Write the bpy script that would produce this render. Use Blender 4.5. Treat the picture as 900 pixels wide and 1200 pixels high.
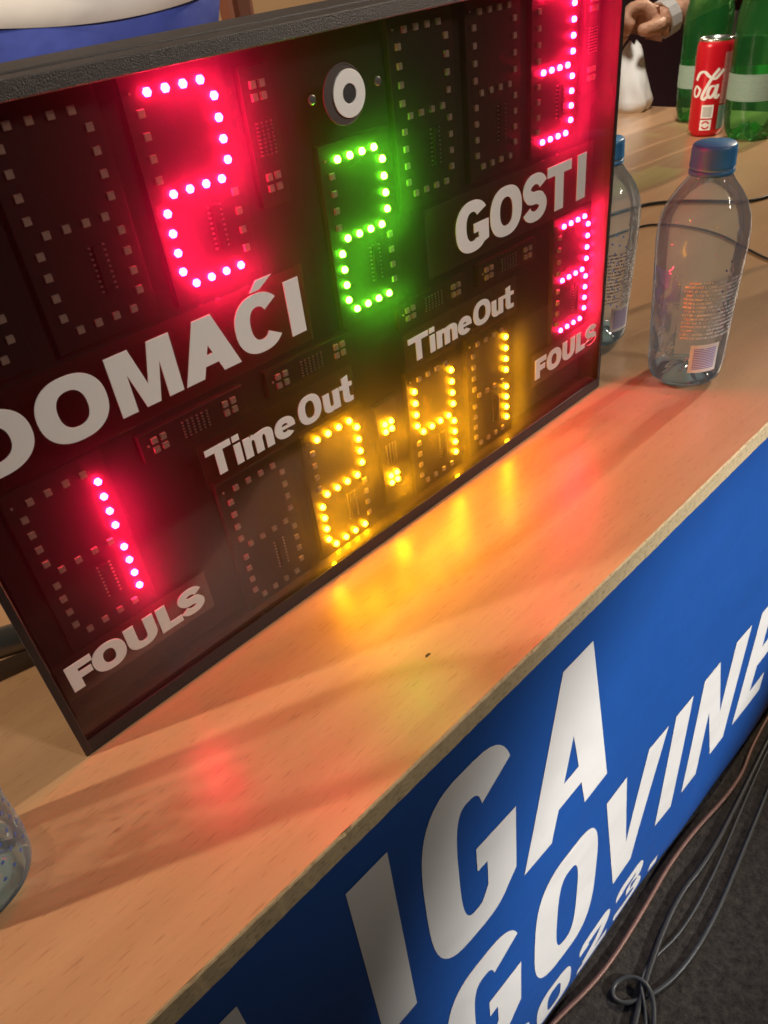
import bpy, bmesh, math, random
from math import sin, cos, pi, radians
from mathutils import Vector, Matrix
from mathutils.geometry import tessellate_polygon

random.seed(7)
for o in list(bpy.data.objects):
    bpy.data.objects.remove(o)
SC = bpy.context.scene
COL = SC.collection

# ---------------------------------------------------------------- units
# (u, v, z): u along the table front, v above the table top, z towards the viewer
S = 0.045          # metres per unit
TH = 0.76          # table height
def W(u, v, z):
    return Vector((u * S, -z * S, v * S + TH))
def L(u, v, z):    # same axes, local to a parent
    return Vector((u * S, -z * S, v * S))

# ---------------------------------------------------------------- camera
cd = bpy.data.cameras.new('camera')
cam = bpy.data.objects.new('camera', cd)
COL.objects.link(cam)
RW = Matrix(((0.7014887463, 0.4880255514, -0.5193694253),
             (-0.7046917917, 0.3661674062, -0.6077260151),
             (-0.1064096683, 0.7923083313, 0.6007699149)))
cam.matrix_world = Matrix.Translation(W(-4.807404, 8.530517, 8.070403)) @ RW.to_4x4()
cd.sensor_fit = 'VERTICAL'
cd.sensor_height = 24
cd.lens = 901.69 / 1200 * 24
cd.clip_start = 0.01
cd.clip_end = 200
cd.dof.use_dof = True
cd.dof.focus_distance = 0.56
cd.dof.aperture_fstop = 14.0
SC.camera = cam
SC.render.resolution_x = 768
SC.render.resolution_y = 1024

# ---------------------------------------------------------------- world and lamps
world = bpy.data.worlds.new('World')
SC.world = world
world.use_nodes = True
bg = world.node_tree.nodes['Background']
bg.inputs[0].default_value = (1.0, 0.80, 0.62, 1)
bg.inputs[1].default_value = 0.035

def lamp(name, loc, power, color, radius, target=None, cone=None, blend=0.4):
    d = bpy.data.lights.new(name, 'SPOT' if cone else 'POINT')
    d.energy = power
    d.color = color
    d.shadow_soft_size = radius
    o = bpy.data.objects.new(name, d)
    COL.objects.link(o)
    o.location = loc
    if cone:
        d.spot_size = radians(cone)
        d.spot_blend = blend
        o.rotation_euler = (Vector(target) - Vector(loc)).to_track_quat('-Z', 'Y').to_euler()
    return o

# hall floodlights: one far to the right along the table, one behind on the left, one behind the photographer; then three added fill spots
lamp('hall_lamp_right', W(130, 62, 5.4), 1000, (1.0, 0.80, 0.58), 0.09)
lamp('hall_lamp_back_left', W(-116, 72, -47), 1450, (1.0, 0.80, 0.57), 0.11)
lamp('hall_lamp_front', W(34, 30, 74), 860, (1.0, 0.96, 0.92), 0.12, W(8.1, -8.4, 3.5), 12.3, 0.30)  # cone edge stands in for the shadow on the banner's left
lamp('fill_spot_panel', W(24, 46, 62), 270, (1.0, 0.90, 0.80), 0.25, W(2.4, 5.4, 0), 12.2, 0.6)  # added spot that brightens the panel lettering, cone kept off the banner
lamp('fill_spot_table_end', W(0, 78, 2.0), 560, (1.0, 0.90, 0.78), 0.3, W(33, 2, -12), 13, 0.5)  # added fill on the napkin, hand and bottles at the far end
lamp('fill_spot_person', W(-20, 38, 60), 420, (1.0, 0.95, 0.90), 0.2, W(10, 8, -22), 9, 0.5)  # added fill passing over the board to brighten the standing person

vs = SC.view_settings
vs.view_transform = 'Standard'
vs.look = 'None'
vs.gamma = 1
vs.exposure = 0
vs.use_curve_mapping = False
SC.render.engine = 'CYCLES'
SC.cycles.max_bounces = 10
SC.cycles.transparent_max_bounces = 32
SC.cycles.sample_clamp_indirect = 4
SC.cycles.caustics_refractive = False
SC.cycles.caustics_reflective = False

# ---------------------------------------------------------------- materials
MATS = {}
def nt(name):
    m = bpy.data.materials.new(name)
    m.use_nodes = True
    MATS[name] = m
    t = m.node_tree
    return m, t, t.nodes, t.links, t.nodes['Principled BSDF']

def plain(name, col, rough=0.5, metal=0.0, spec=0.5, bump=0.0, bscale=400.0, var=0.0, vscale=30.0, bdist=0.001):
    m, t, n, l, b = nt(name)
    b.inputs['Base Color'].default_value = (*col, 1)
    b.inputs['Roughness'].default_value = rough
    b.inputs['Metallic'].default_value = metal
    b.inputs['Specular IOR Level'].default_value = spec
    tc = n.new('ShaderNodeTexCoord')
    if bump:
        nz = n.new('ShaderNodeTexNoise'); nz.inputs['Scale'].default_value = bscale; nz.inputs['Detail'].default_value = 3
        l.new(tc.outputs['Object'], nz.inputs['Vector'])
        bp = n.new('ShaderNodeBump'); bp.inputs['Strength'].default_value = bump; bp.inputs['Distance'].default_value = bdist
        l.new(nz.outputs['Fac'], bp.inputs['Height']); l.new(bp.outputs['Normal'], b.inputs['Normal'])
    if var:
        nz = n.new('ShaderNodeTexNoise'); nz.inputs['Scale'].default_value = vscale; nz.inputs['Detail'].default_value = 4
        l.new(tc.outputs['Object'], nz.inputs['Vector'])
        mx = n.new('ShaderNodeMix'); mx.data_type = 'RGBA'
        mx.inputs[6].default_value = (*[c * (1 - var) for c in col], 1)
        mx.inputs[7].default_value = (*[min(1, c * (1 + var)) for c in col], 1)
        l.new(nz.outputs['Fac'], mx.inputs[0]); l.new(mx.outputs[2], b.inputs['Base Color'])
    return m

def emissive(name, col, strength):
    m, t, n, l, b = nt(name)
    n.remove(b)
    e = n.new('ShaderNodeEmission')
    e.inputs[0].default_value = (*col, 1)
    e.inputs[1].default_value = strength
    l.new(e.outputs[0], n['Material Output'].inputs[0])
    return m

def film(name, tint, haze, rough=0.06, gloss=1.0):
    """smoked acrylic: clear tint + a little milky scattering put in for the LED halos + surface gloss"""
    m, t, n, l, b = nt(name)
    n.remove(b)
    tr = n.new('ShaderNodeBsdfTransparent'); tr.inputs[0].default_value = (*tint, 1)
    tl = n.new('ShaderNodeBsdfTranslucent'); tl.inputs[0].default_value = (0.9, 0.9, 0.9, 1)
    m1 = n.new('ShaderNodeMixShader')
    tc = n.new('ShaderNodeTexCoord')
    nz = n.new('ShaderNodeTexNoise'); nz.inputs['Scale'].default_value = 14; nz.inputs['Detail'].default_value = 5
    l.new(tc.outputs['Object'], nz.inputs['Vector'])
    mr = n.new('ShaderNodeMapRange'); mr.inputs[3].default_value = haze * 0.5; mr.inputs[4].default_value = haze * 1.5
    l.new(nz.outputs['Fac'], mr.inputs[0]); l.new(mr.outputs[0], m1.inputs[0])
    l.new(tr.outputs[0], m1.inputs[1]); l.new(tl.outputs[0], m1.inputs[2])
    gl = n.new('ShaderNodeBsdfGlossy'); gl.inputs['Roughness'].default_value = rough
    fr = n.new('ShaderNodeFresnel'); fr.inputs[0].default_value = 1.45
    mu = n.new('ShaderNodeMath'); mu.operation = 'MULTIPLY'; mu.inputs[1].default_value = gloss
    l.new(fr.outputs[0], mu.inputs[0])
    m2 = n.new('ShaderNodeMixShader')
    l.new(mu.outputs[0], m2.inputs[0]); l.new(m1.outputs[0], m2.inputs[1]); l.new(gl.outputs[0], m2.inputs[2])
    l.new(m2.outputs[0], n['Material Output'].inputs[0])
    return m

def pet(name, tint, edge, rough=0.04, refl=1.0, milk=0.06, milk_col=(0.8, 0.85, 0.9)):
    """thin-walled blown plastic: clear seen straight on, tinted and shiny towards the edge"""
    m, t, n, l, b = nt(name)
    n.remove(b)
    lw = n.new('ShaderNodeLayerWeight'); lw.inputs[0].default_value = 0.3
    tc = n.new('ShaderNodeTexCoord')
    nz = n.new('ShaderNodeTexNoise'); nz.inputs['Scale'].default_value = 55; nz.inputs['Detail'].default_value = 2
    l.new(tc.outputs['Object'], nz.inputs['Vector'])
    bp = n.new('ShaderNodeBump'); bp.inputs['Strength'].default_value = 0.45; bp.inputs['Distance'].default_value = 0.003
    l.new(nz.outputs['Fac'], bp.inputs['Height'])
    mx = n.new('ShaderNodeMix'); mx.data_type = 'RGBA'
    mx.inputs[6].default_value = (*tint, 1); mx.inputs[7].default_value = (*edge, 1)
    pw = n.new('ShaderNodeMath'); pw.operation = 'POWER'; pw.inputs[1].default_value = 2.2
    l.new(lw.outputs['Facing'], pw.inputs[0]); l.new(pw.outputs[0], mx.inputs[0])
    tr = n.new('ShaderNodeBsdfTransparent'); l.new(mx.outputs[2], tr.inputs[0])
    tl = n.new('ShaderNodeBsdfTranslucent'); tl.inputs[0].default_value = (*milk_col, 1)
    df = n.new('ShaderNodeBsdfDiffuse'); df.inputs[0].default_value = (*milk_col, 1)
    hs = n.new('ShaderNodeMixShader'); hs.inputs[0].default_value = 0.5
    l.new(tl.outputs[0], hs.inputs[1]); l.new(df.outputs[0], hs.inputs[2])
    mk = n.new('ShaderNodeMapRange'); mk.inputs[3].default_value = milk * .5; mk.inputs[4].default_value = min(.9, milk * 9)  # milkier rim imitates the bright line of lamp light along the edge
    p4 = n.new('ShaderNodeMath'); p4.operation = 'POWER'; p4.inputs[1].default_value = 5
    l.new(lw.outputs['Facing'], p4.inputs[0]); l.new(p4.outputs[0], mk.inputs[0])
    m0 = n.new('ShaderNodeMixShader'); l.new(mk.outputs[0], m0.inputs[0])
    l.new(tr.outputs[0], m0.inputs[1]); l.new(hs.outputs[0], m0.inputs[2])
    gl = n.new('ShaderNodeBsdfGlossy'); gl.inputs['Roughness'].default_value = rough
    l.new(bp.outputs[0], gl.inputs['Normal'])
    fr = n.new('ShaderNodeFresnel'); fr.inputs[0].default_value = 1.32
    mu = n.new('ShaderNodeMath'); mu.operation = 'MULTIPLY'; mu.inputs[1].default_value = refl * .8
    l.new(fr.outputs[0], mu.inputs[0])
    ms = n.new('ShaderNodeMixShader')
    l.new(mu.outputs[0], ms.inputs[0]); l.new(m0.outputs[0], ms.inputs[1]); l.new(gl.outputs[0], ms.inputs[2])
    l.new(ms.outputs[0], n['Material Output'].inputs[0])
    return m

plain('black_textured', (0.040, 0.036, 0.039), 0.48, 0, 0.5, 1.0, 1300, 0.3, 1200)
plain('black_smooth', (0.022, 0.018, 0.019), 0.42, 0, 0.35, 0.2, 600)
plain('black_plain', (0.02, 0.018, 0.018), 0.5)
plain('recess', (0.075, 0.055, 0.048), 0.7)
plain('watch_steel', (0.80, 0.79, 0.77), 0.35, 0.45)
plain('back_board', (0.022, 0.016, 0.015), 0.75, var=0.2, vscale=8)
plain('pcb', (0.027, 0.019, 0.018), 0.55, var=0.12, vscale=25)
plain('white_vinyl', (0.80, 0.79, 0.77), 0.42, var=0.03)
plain('led_off', (0.62, 0.52, 0.42), 0.4)
plain('led_pad', (0.85, 0.80, 0.68), 0.25, 0.4)
plain('chip', (0.02, 0.02, 0.02), 0.5)
plain('solder', (0.75, 0.70, 0.62), 0.3, 0.8)
plain('steel', (0.62, 0.61, 0.6), 0.28, 1.0)
plain('dark_steel', (0.20, 0.195, 0.19), 0.38, 0.9)
plain('ring_white', (0.86, 0.85, 0.81), 0.5)
plain('hole_black', (0.012, 0.011, 0.011), 0.7)
plain('cap_blue', (0.055, 0.27, 0.60), 0.36, bump=0.15, bscale=250)
plain('cable_black', (0.018, 0.018, 0.018), 0.45)
plain('cable_grey', (0.045, 0.048, 0.048), 0.4)
plain('cable_copper', (0.17, 0.085, 0.062), 0.45, 0.2, var=0.3, vscale=60)
plain('can_red', (0.62, 0.008, 0.022), 0.28, 0.25)
plain('aluminium', (0.82, 0.82, 0.81), 0.25, 1.0)
plain('print_white', (0.82, 0.80, 0.78), 0.4)
plain('print_blue', (0.03, 0.10, 0.42), 0.4)
plain('print_violet', (0.28, 0.22, 0.55), 0.4)
plain('print_green', (0.24, 0.36, 0.30), 0.45)
plain('skin', (0.50, 0.26, 0.165), 0.5, bump=0.6, bscale=130, var=0.25, vscale=45, bdist=0.004)
plain('hair', (0.04, 0.025, 0.018), 0.6)
plain('shirt_white', (0.74, 0.71, 0.66), 0.85, bump=0.35, bscale=9, bdist=0.012)
plain('shorts_blue', (0.045, 0.075, 0.36), 0.6, bump=0.5, bscale=12, var=0.2, vscale=40, bdist=0.014)
plain('jacket_maroon', (0.05, 0.014, 0.018), 0.85, bump=0.3, bscale=160)
plain('trousers_dark', (0.02, 0.02, 0.025), 0.85)
plain('shoe', (0.6, 0.6, 0.6), 0.6)
plain('napkin', (0.80, 0.81, 0.79), 0.7, bump=0.2, bscale=120)
plain('chip_brown', (0.05, 0.028, 0.015), 0.8)
plain('wall_tan', (0.62, 0.40, 0.22), 0.7, var=0.1, vscale=2)
plain('post_red', (0.22, 0.07, 0.04), 0.6)
plain('leg_metal', (0.25, 0.25, 0.26), 0.35, 0.9)

emissive('led_red', (1.0, 0.008, 0.065), 600)
emissive('led_green', (0.14, 1.0, 0.022), 215)
emissive('led_amber', (1.0, 0.42, 0.004), 390)

film('smoked_sheet', (0.74, 0.70, 0.69), 0.021, 0.07, 0.14)  # haze stands in for lens bloom around the lit LEDs
film('label_film', (0.86, 0.83, 0.82), 0.028, 0.2, 0.12)
pet('clear_plastic', (0.89, 0.94, 0.985), (0.68, 0.81, 0.95), 0.035, 1.0, 0.22, (0.50, 0.76, 1.0))
pet('base_plastic', (0.76, 0.92, 0.98), (0.50, 0.78, 0.90), 0.06, 1.8, 0.62, (0.45, 0.84, 1.0))
pet('green_plastic', (0.50, 0.92, 0.55), (0.16, 0.52, 0.20), 0.05, 1.1, 0.18, (0.10, 0.62, 0.18))

# water
m, t, n, l, b = nt('water')
n.remove(b)
tr = n.new('ShaderNodeBsdfTransparent'); tr.inputs[0].default_value = (0.86, 0.95, 0.99, 1)
gl = n.new('ShaderNodeBsdfGlossy'); gl.inputs['Roughness'].default_value = 0.02
fr = n.new('ShaderNodeFresnel'); fr.inputs[0].default_value = 1.33
ms = n.new('ShaderNodeMixShader')
l.new(fr.outputs[0], ms.inputs[0]); l.new(tr.outputs[0], ms.inputs[1]); l.new(gl.outputs[0], ms.inputs[2])
l.new(ms.outputs[0], n['Material Output'].inputs[0])

# beech laminate
m, t, n, l, b = nt('beech')
tc = n.new('ShaderNodeTexCoord')
mp = n.new('ShaderNodeMapping'); mp.inputs['Scale'].default_value = (0.9, 16, 16); mp.inputs['Rotation'].default_value = (0, 0, 0.05)
l.new(tc.outputs['Object'], mp.inputs[0])
n1 = n.new('ShaderNodeTexNoise'); n1.inputs['Scale'].default_value = 2.2; n1.inputs['Detail'].default_value = 6; n1.inputs['Roughness'].default_value = 0.6; n1.inputs['Distortion'].default_value = 0.35
l.new(mp.outputs[0], n1.inputs[0])
mp2 = n.new('ShaderNodeMapping'); mp2.inputs['Scale'].default_value = (45, 420, 60); mp2.inputs['Rotation'].default_value = (0, 0, 0.05)
l.new(tc.outputs['Object'], mp2.inputs[0])
n2 = n.new('ShaderNodeTexNoise'); n2.inputs['Scale'].default_value = 1.6; n2.inputs['Detail'].default_value = 2
l.new(mp2.outputs[0], n2.inputs[0])
r1 = n.new('ShaderNodeValToRGB')
r1.color_ramp.elements[0].position = 0.32; r1.color_ramp.elements[0].color = (0.44, 0.250, 0.130, 1)
r1.color_ramp.elements[1].position = 0.72; r1.color_ramp.elements[1].color = (0.54, 0.325, 0.180, 1)
l.new(n1.outputs['Fac'], r1.inputs[0])
r2 = n.new('ShaderNodeValToRGB')
r2.color_ramp.elements[0].position = 0.31; r2.color_ramp.elements[0].color = (0.80, 0.76, 0.72, 1)
r2.color_ramp.elements[1].position = 0.385; r2.color_ramp.elements[1].color = (1, 1, 1, 1)
l.new(n2.outputs['Fac'], r2.inputs[0])
mx = n.new('ShaderNodeMix'); mx.data_type = 'RGBA'; mx.blend_type = 'MULTIPLY'; mx.inputs[0].default_value = 1
l.new(r1.outputs[0], mx.inputs[6]); l.new(r2.outputs[0], mx.inputs[7])
l.new(mx.outputs[2], b.inputs['Base Color'])
n3 = n.new('ShaderNodeTexNoise'); n3.inputs['Scale'].default_value = 9; n3.inputs['Detail'].default_value = 6
l.new(tc.outputs['Object'], n3.inputs[0])
mr = n.new('ShaderNodeMapRange'); mr.inputs[3].default_value = 0.30; mr.inputs[4].default_value = 0.40
l.new(n3.outputs['Fac'], mr.inputs[0]); l.new(mr.outputs[0], b.inputs['Roughness'])
bp = n.new('ShaderNodeBump'); bp.inputs['Strength'].default_value = 0.12; bp.inputs['Distance'].default_value = 0.0006
l.new(n2.outputs['Fac'], bp.inputs['Height']); l.new(bp.outputs[0], b.inputs['Normal'])

b.inputs['Coat Weight'].default_value = 1.0
mr2 = n.new('ShaderNodeMapRange'); mr2.inputs[1].default_value = 0.35; mr2.inputs[2].default_value = 0.65; mr2.inputs[3].default_value = 0.28; mr2.inputs[4].default_value = 0.335
n4 = n.new('ShaderNodeTexNoise'); n4.inputs['Scale'].default_value = 22; n4.inputs['Detail'].default_value = 8; n4.inputs['Roughness'].default_value = 0.7
l.new(tc.outputs['Object'], n4.inputs[0]); l.new(n4.outputs['Fac'], mr2.inputs[0]); l.new(mr2.outputs[0], b.inputs['Coat Roughness'])

# raw chipboard
m, t, n, l, b = nt('chipboard')
tc = n.new('ShaderNodeTexCoord')
mp = n.new('ShaderNodeMapping'); mp.inputs['Scale'].default_value = (240, 400, 420)
l.new(tc.outputs['Object'], mp.inputs[0])
n1 = n.new('ShaderNodeTexNoise'); n1.inputs['Scale'].default_value = 1.0; n1.inputs['Detail'].default_value = 3
l.new(mp.outputs[0], n1.inputs[0])
r1 = n.new('ShaderNodeValToRGB')
r1.color_ramp.elements[0].position = 0.28; r1.color_ramp.elements[0].color = (0.42, 0.31, 0.17, 1)
r1.color_ramp.elements[1].position = 0.50; r1.color_ramp.elements[1].color = (0.66, 0.52, 0.31, 1)
l.new(n1.outputs['Fac'], r1.inputs[0]); l.new(r1.outputs[0], b.inputs['Base Color'])
b.inputs['Roughness'].default_value = 0.85
bp = n.new('ShaderNodeBump'); bp.inputs['Strength'].default_value = 0.35; bp.inputs['Distance'].default_value = 0.0006
l.new(n1.outputs['Fac'], bp.inputs['Height']); l.new(bp.outputs[0], b.inputs['Normal'])

# printed vinyl banner
plain('banner_blue', (0.012, 0.085, 0.36), 0.38, 0, 0.5, 0.5, 5, 0.06, 12, 0.02)
plain('banner_white', (0.80, 0.79, 0.77), 0.40, 0, 0.5, 0.5, 5, 0.03, 12, 0.02)

# dark floor
m, t, n, l, b = nt('floor_dark')
tc = n.new('ShaderNodeTexCoord')
n1 = n.new('ShaderNodeTexNoise'); n1.inputs['Scale'].default_value = 85; n1.inputs['Detail'].default_value = 6; n1.inputs['Roughness'].default_value = 0.75
l.new(tc.outputs['Object'], n1.inputs[0])
r1 = n.new('ShaderNodeValToRGB')
r1.color_ramp.elements[0].position = 0.35; r1.color_ramp.elements[0].color = (0.006, 0.005, 0.0045, 1)
r1.color_ramp.elements[1].position = 0.72; r1.color_ramp.elements[1].color = (0.072, 0.060, 0.050, 1)
l.new(n1.outputs['Fac'], r1.inputs[0]); l.new(r1.outputs[0], b.inputs['Base Color'])
b.inputs['Roughness'].default_value = 0.9
bp = n.new('ShaderNodeBump'); bp.inputs['Strength'].default_value = 1.0; bp.inputs['Distance'].default_value = 0.004
l.new(n1.outputs['Fac'], bp.inputs['Height']); l.new(bp.outputs[0], b.inputs['Normal'])

# small print: broken lines of text on a clear film (uv.x along the line, uv.y across the lines)
def print_film(name, col, rows, words, density=0.5):
    m, t, n, l, b = nt(name)
    uv = n.new('ShaderNodeUVMap')
    sp = n.new('ShaderNodeSeparateXYZ'); l.new(uv.outputs[0], sp.inputs[0])
    a = n.new('ShaderNodeMath'); a.operation = 'MULTIPLY'; a.inputs[1].default_value = rows; l.new(sp.outputs[1], a.inputs[0])
    fl = n.new('ShaderNodeMath'); fl.operation = 'FLOOR'; l.new(a.outputs[0], fl.inputs[0])
    fc = n.new('ShaderNodeMath'); fc.operation = 'FRACT'; l.new(a.outputs[0], fc.inputs[0])
    lt = n.new('ShaderNodeMath'); lt.operation = 'LESS_THAN'; lt.inputs[1].default_value = 0.52; l.new(fc.outputs[0], lt.inputs[0])
    cx = n.new('ShaderNodeCombineXYZ')
    b2 = n.new('ShaderNodeMath'); b2.operation = 'MULTIPLY'; b2.inputs[1].default_value = words; l.new(sp.outputs[0], b2.inputs[0])
    c2 = n.new('ShaderNodeMath'); c2.operation = 'MULTIPLY'; c2.inputs[1].default_value = 7.31; l.new(fl.outputs[0], c2.inputs[0])
    l.new(b2.outputs[0], cx.inputs[0]); l.new(c2.outputs[0], cx.inputs[1])
    nz = n.new('ShaderNodeTexNoise'); nz.inputs['Scale'].default_value = 1; nz.inputs['Detail'].default_value = 1
    l.new(cx.outputs[0], nz.inputs[0])
    gt = n.new('ShaderNodeMath'); gt.operation = 'GREATER_THAN'; gt.inputs[1].default_value = density; l.new(nz.outputs['Fac'], gt.inputs[0])
    mu = n.new('ShaderNodeMath'); mu.operation = 'MULTIPLY'; l.new(lt.outputs[0], mu.inputs[0]); l.new(gt.outputs[0], mu.inputs[1])
    b.inputs['Base Color'].default_value = (*col, 1)
    b.inputs['Roughness'].default_value = 0.5
    tr = n.new('ShaderNodeBsdfTransparent')
    mx = n.new('ShaderNodeMixShader')
    l.new(mu.outputs[0], mx.inputs[0]); l.new(tr.outputs[0], mx.inputs[1]); l.new(b.outputs[0], mx.inputs[2])
    l.new(mx.outputs[0], n['Material Output'].inputs[0])
    return m
print_film('text_white', (0.8, 0.82, 0.85), 15, 40, 0.47)
m, t, n, l, b = nt('text_blue')      # soft-edged blue artwork printed on the clear wall
uv = n.new('ShaderNodeUVMap')
nz = n.new('ShaderNodeTexNoise'); nz.inputs['Scale'].default_value = 3.2; nz.inputs['Detail'].default_value = 4; nz.inputs['Distortion'].default_value = 0.6
l.new(uv.outputs[0], nz.inputs[0])
mr = n.new('ShaderNodeMapRange'); mr.inputs[1].default_value = 0.42; mr.inputs[2].default_value = 0.56; mr.inputs[3].default_value = 0.05; mr.inputs[4].default_value = 0.72
l.new(nz.outputs['Fac'], mr.inputs[0])
b.inputs['Base Color'].default_value = (0.07, 0.30, 0.80, 1); b.inputs['Roughness'].default_value = 0.4
tr = n.new('ShaderNodeBsdfTransparent'); mx = n.new('ShaderNodeMixShader')
l.new(mr.outputs[0], mx.inputs[0]); l.new(tr.outputs[0], mx.inputs[1]); l.new(b.outputs[0], mx.inputs[2])
l.new(mx.outputs[0], n['Material Output'].inputs[0])
print_film('text_pink', (0.85, 0.45, 0.42), 30, 26, 0.4)
print_film('bars_violet', (0.30, 0.24, 0.58), 12, 1.5, 0.2)
print_film('bars_grey', (0.35, 0.36, 0.36), 9, 1.5, 0.2)
print_film('text_green', (0.30, 0.40, 0.34), 12, 14, 0.45)

# ---------------------------------------------------------------- object helpers
def link(name, me, mat, parent=None, loc=None):
    o = bpy.data.objects.new(name, me)
    COL.objects.link(o)
    if mat is not None and len(me.materials) == 0:
        me.materials.append(MATS[mat])
    if parent is not None:
        o.parent = parent
    if loc is not None:
        o.location = loc
    return o

def empty(name, loc, label=None, cat=None, group=None):
    o = bpy.data.objects.new(name, None)
    COL.objects.link(o)
    o.location = loc
    o.empty_display_size = 0.02
    if label: tag(o, label, cat, group)
    return o

def tag(o, label=None, cat=None, group=None, kind=None):
    if label: o['label'] = label
    if cat: o['category'] = cat
    if group: o['group'] = group
    if kind: o['kind'] = kind
    return o

def pydata(name, vs, fs, smooth=False):
    me = bpy.data.meshes.new(name)
    me.from_pydata([tuple(v) for v in vs], [], fs)
    me.update()
    if smooth:
        for p in me.polygons: p.use_smooth = True
    return me

class MB:
    def __init__(self): self.v = []; self.f = []
    def add(self, vs, fs):
        k = len(self.v); self.v += [Vector(x) for x in vs]; self.f += [tuple(i + k for i in f) for f in fs]
    def box(self, c0, c1):
        (a, b, c), (d, e, f) = c0, c1
        self.add([L(a, b, c), L(d, b, c), L(d, e, c), L(a, e, c), L(a, b, f), L(d, b, f), L(d, e, f), L(a, e, f)],
                 [(0, 3, 2, 1), (4, 5, 6, 7), (0, 1, 5, 4), (1, 2, 6, 5), (2, 3, 7, 6), (3, 0, 4, 7)])
    def mesh(self, name, smooth=False, bevel=0.0):
        me = pydata(name, self.v, self.f, smooth)
        if bevel:
            bm = bmesh.new(); bm.from_mesh(me)
            bmesh.ops.recalc_face_normals(bm, faces=bm.faces)
            bmesh.ops.bevel(bm, geom=list(bm.edges), offset=bevel, segments=2, affect='EDGES', profile=0.5)
            bm.to_mesh(me); bm.free()
        return me

def box(name, c0, c1, mat, parent=None, bevel=0.0, loc=None):
    m = MB(); m.box(c0, c1)
    return link(name, m.mesh(name, False, bevel), mat, parent, loc)

def lathe_mesh(name, prof, seg=40, mod=None, close=False):
    """prof: (radius, height) units; mod(k_angle, r, h) -> (r, h)"""
    vs, fs = [], []
    for (r, h) in prof:
        for k in range(seg):
            a = 2 * pi * k / seg
            rr, hh = (r, h) if mod is None else mod(a, r, h)
            vs.append(L(rr * cos(a), hh, rr * sin(a)))
    for i in range(len(prof) - 1):
        for k in range(seg):
            q = (k + 1) % seg
            fs.append((i * seg + k, (i + 1) * seg + k, (i + 1) * seg + q, i * seg + q))
    if close:
        fs.append(tuple(range(seg)))
        fs.append(tuple(reversed(range((len(prof) - 1) * seg, len(prof) * seg))))
    me = pydata(name, vs, fs, True)
    bm = bmesh.new(); bm.from_mesh(me); bmesh.ops.recalc_face_normals(bm, faces=bm.faces); bm.to_mesh(me); bm.free()
    return me

def tube_mesh(name, pts, r, seg=10, smooth_iter=3):
    P = [Vector(p) for p in pts]
    for _ in range(smooth_iter):
        Q = [P[0]]
        for a, b in zip(P[:-1], P[1:]):
            Q += [a.lerp(b, 0.25), a.lerp(b, 0.75)]
        P = Q + [P[-1]]
    vs, fs = [], []
    up = Vector((0, 0, 1))
    for i, p in enumerate(P):
        d = (P[min(i + 1, len(P) - 1)] - P[max(i - 1, 0)]).normalized()
        s = d.cross(up)
        if s.length < 1e-4: s = Vector((1, 0, 0))
        s.normalize(); w = s.cross(d)
        rr = r[min(i * len(r) // len(P), len(r) - 1)] if isinstance(r, (list, tuple)) else r
        for k in range(seg):
            a = 2 * pi * k / seg
            vs.append(p + rr * (cos(a) * s + sin(a) * w))
    for i in range(len(P) - 1):
        for k in range(seg):
            q = (k + 1) % seg
            fs.append((i * seg + k, i * seg + q, (i + 1) * seg + q, (i + 1) * seg + k))
    fs.append(tuple(reversed(range(seg)))); fs.append(tuple(range((len(P) - 1) * seg, len(P) * seg)))
    return pydata(name, vs, fs, True)

# ---------------------------------------------------------------- glyphs (cap height 1)
def earc(cx, cy, rx, ry, a0, a1, n=20, e=2.0):
    out = []
    for i in range(n + 1):
        a = radians(a0 + (a1 - a0) * i / n)
        c, s = cos(a), sin(a)
        out.append((cx + rx * math.copysign(abs(c) ** (2 / e), c), cy + ry * math.copysign(abs(s) ** (2 / e), s)))
    return out

def stroke(path, wd):
    """closed outline around a centre line with a width at each point"""
    n = len(path); lft, rgt = [], []
    for i, (x, y) in enumerate(path):
        x0, y0 = path[max(i - 1, 0)]; x1, y1 = path[min(i + 1, n - 1)]
        dx, dy = x1 - x0, y1 - y0; q = math.hypot(dx, dy) or 1
        w = (wd[i] if isinstance(wd, list) else wd) / 2
        lft.append((x - dy / q * w, y + dx / q * w)); rgt.append((x + dy / q * w, y - dx / q * w))
    return lft + rgt[::-1]

def catmull(P, n=6):
    out = []
    Q = [P[0]] + list(P) + [P[-1]]
    for i in range(1, len(Q) - 2):
        p0, p1, p2, p3 = Q[i - 1], Q[i], Q[i + 1], Q[i + 2]
        for k in range(n):
            t = k / n
            out.append(tuple(0.5 * (2 * b + (c - a) * t + (2 * a - 5 * b + 4 * c - d) * t * t + (3 * b - a - 3 * c + d) * t ** 3)
                             for a, b, c, d in zip(p0, p1, p2, p3)))
    out.append(tuple(P[-1]))
    return out

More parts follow.
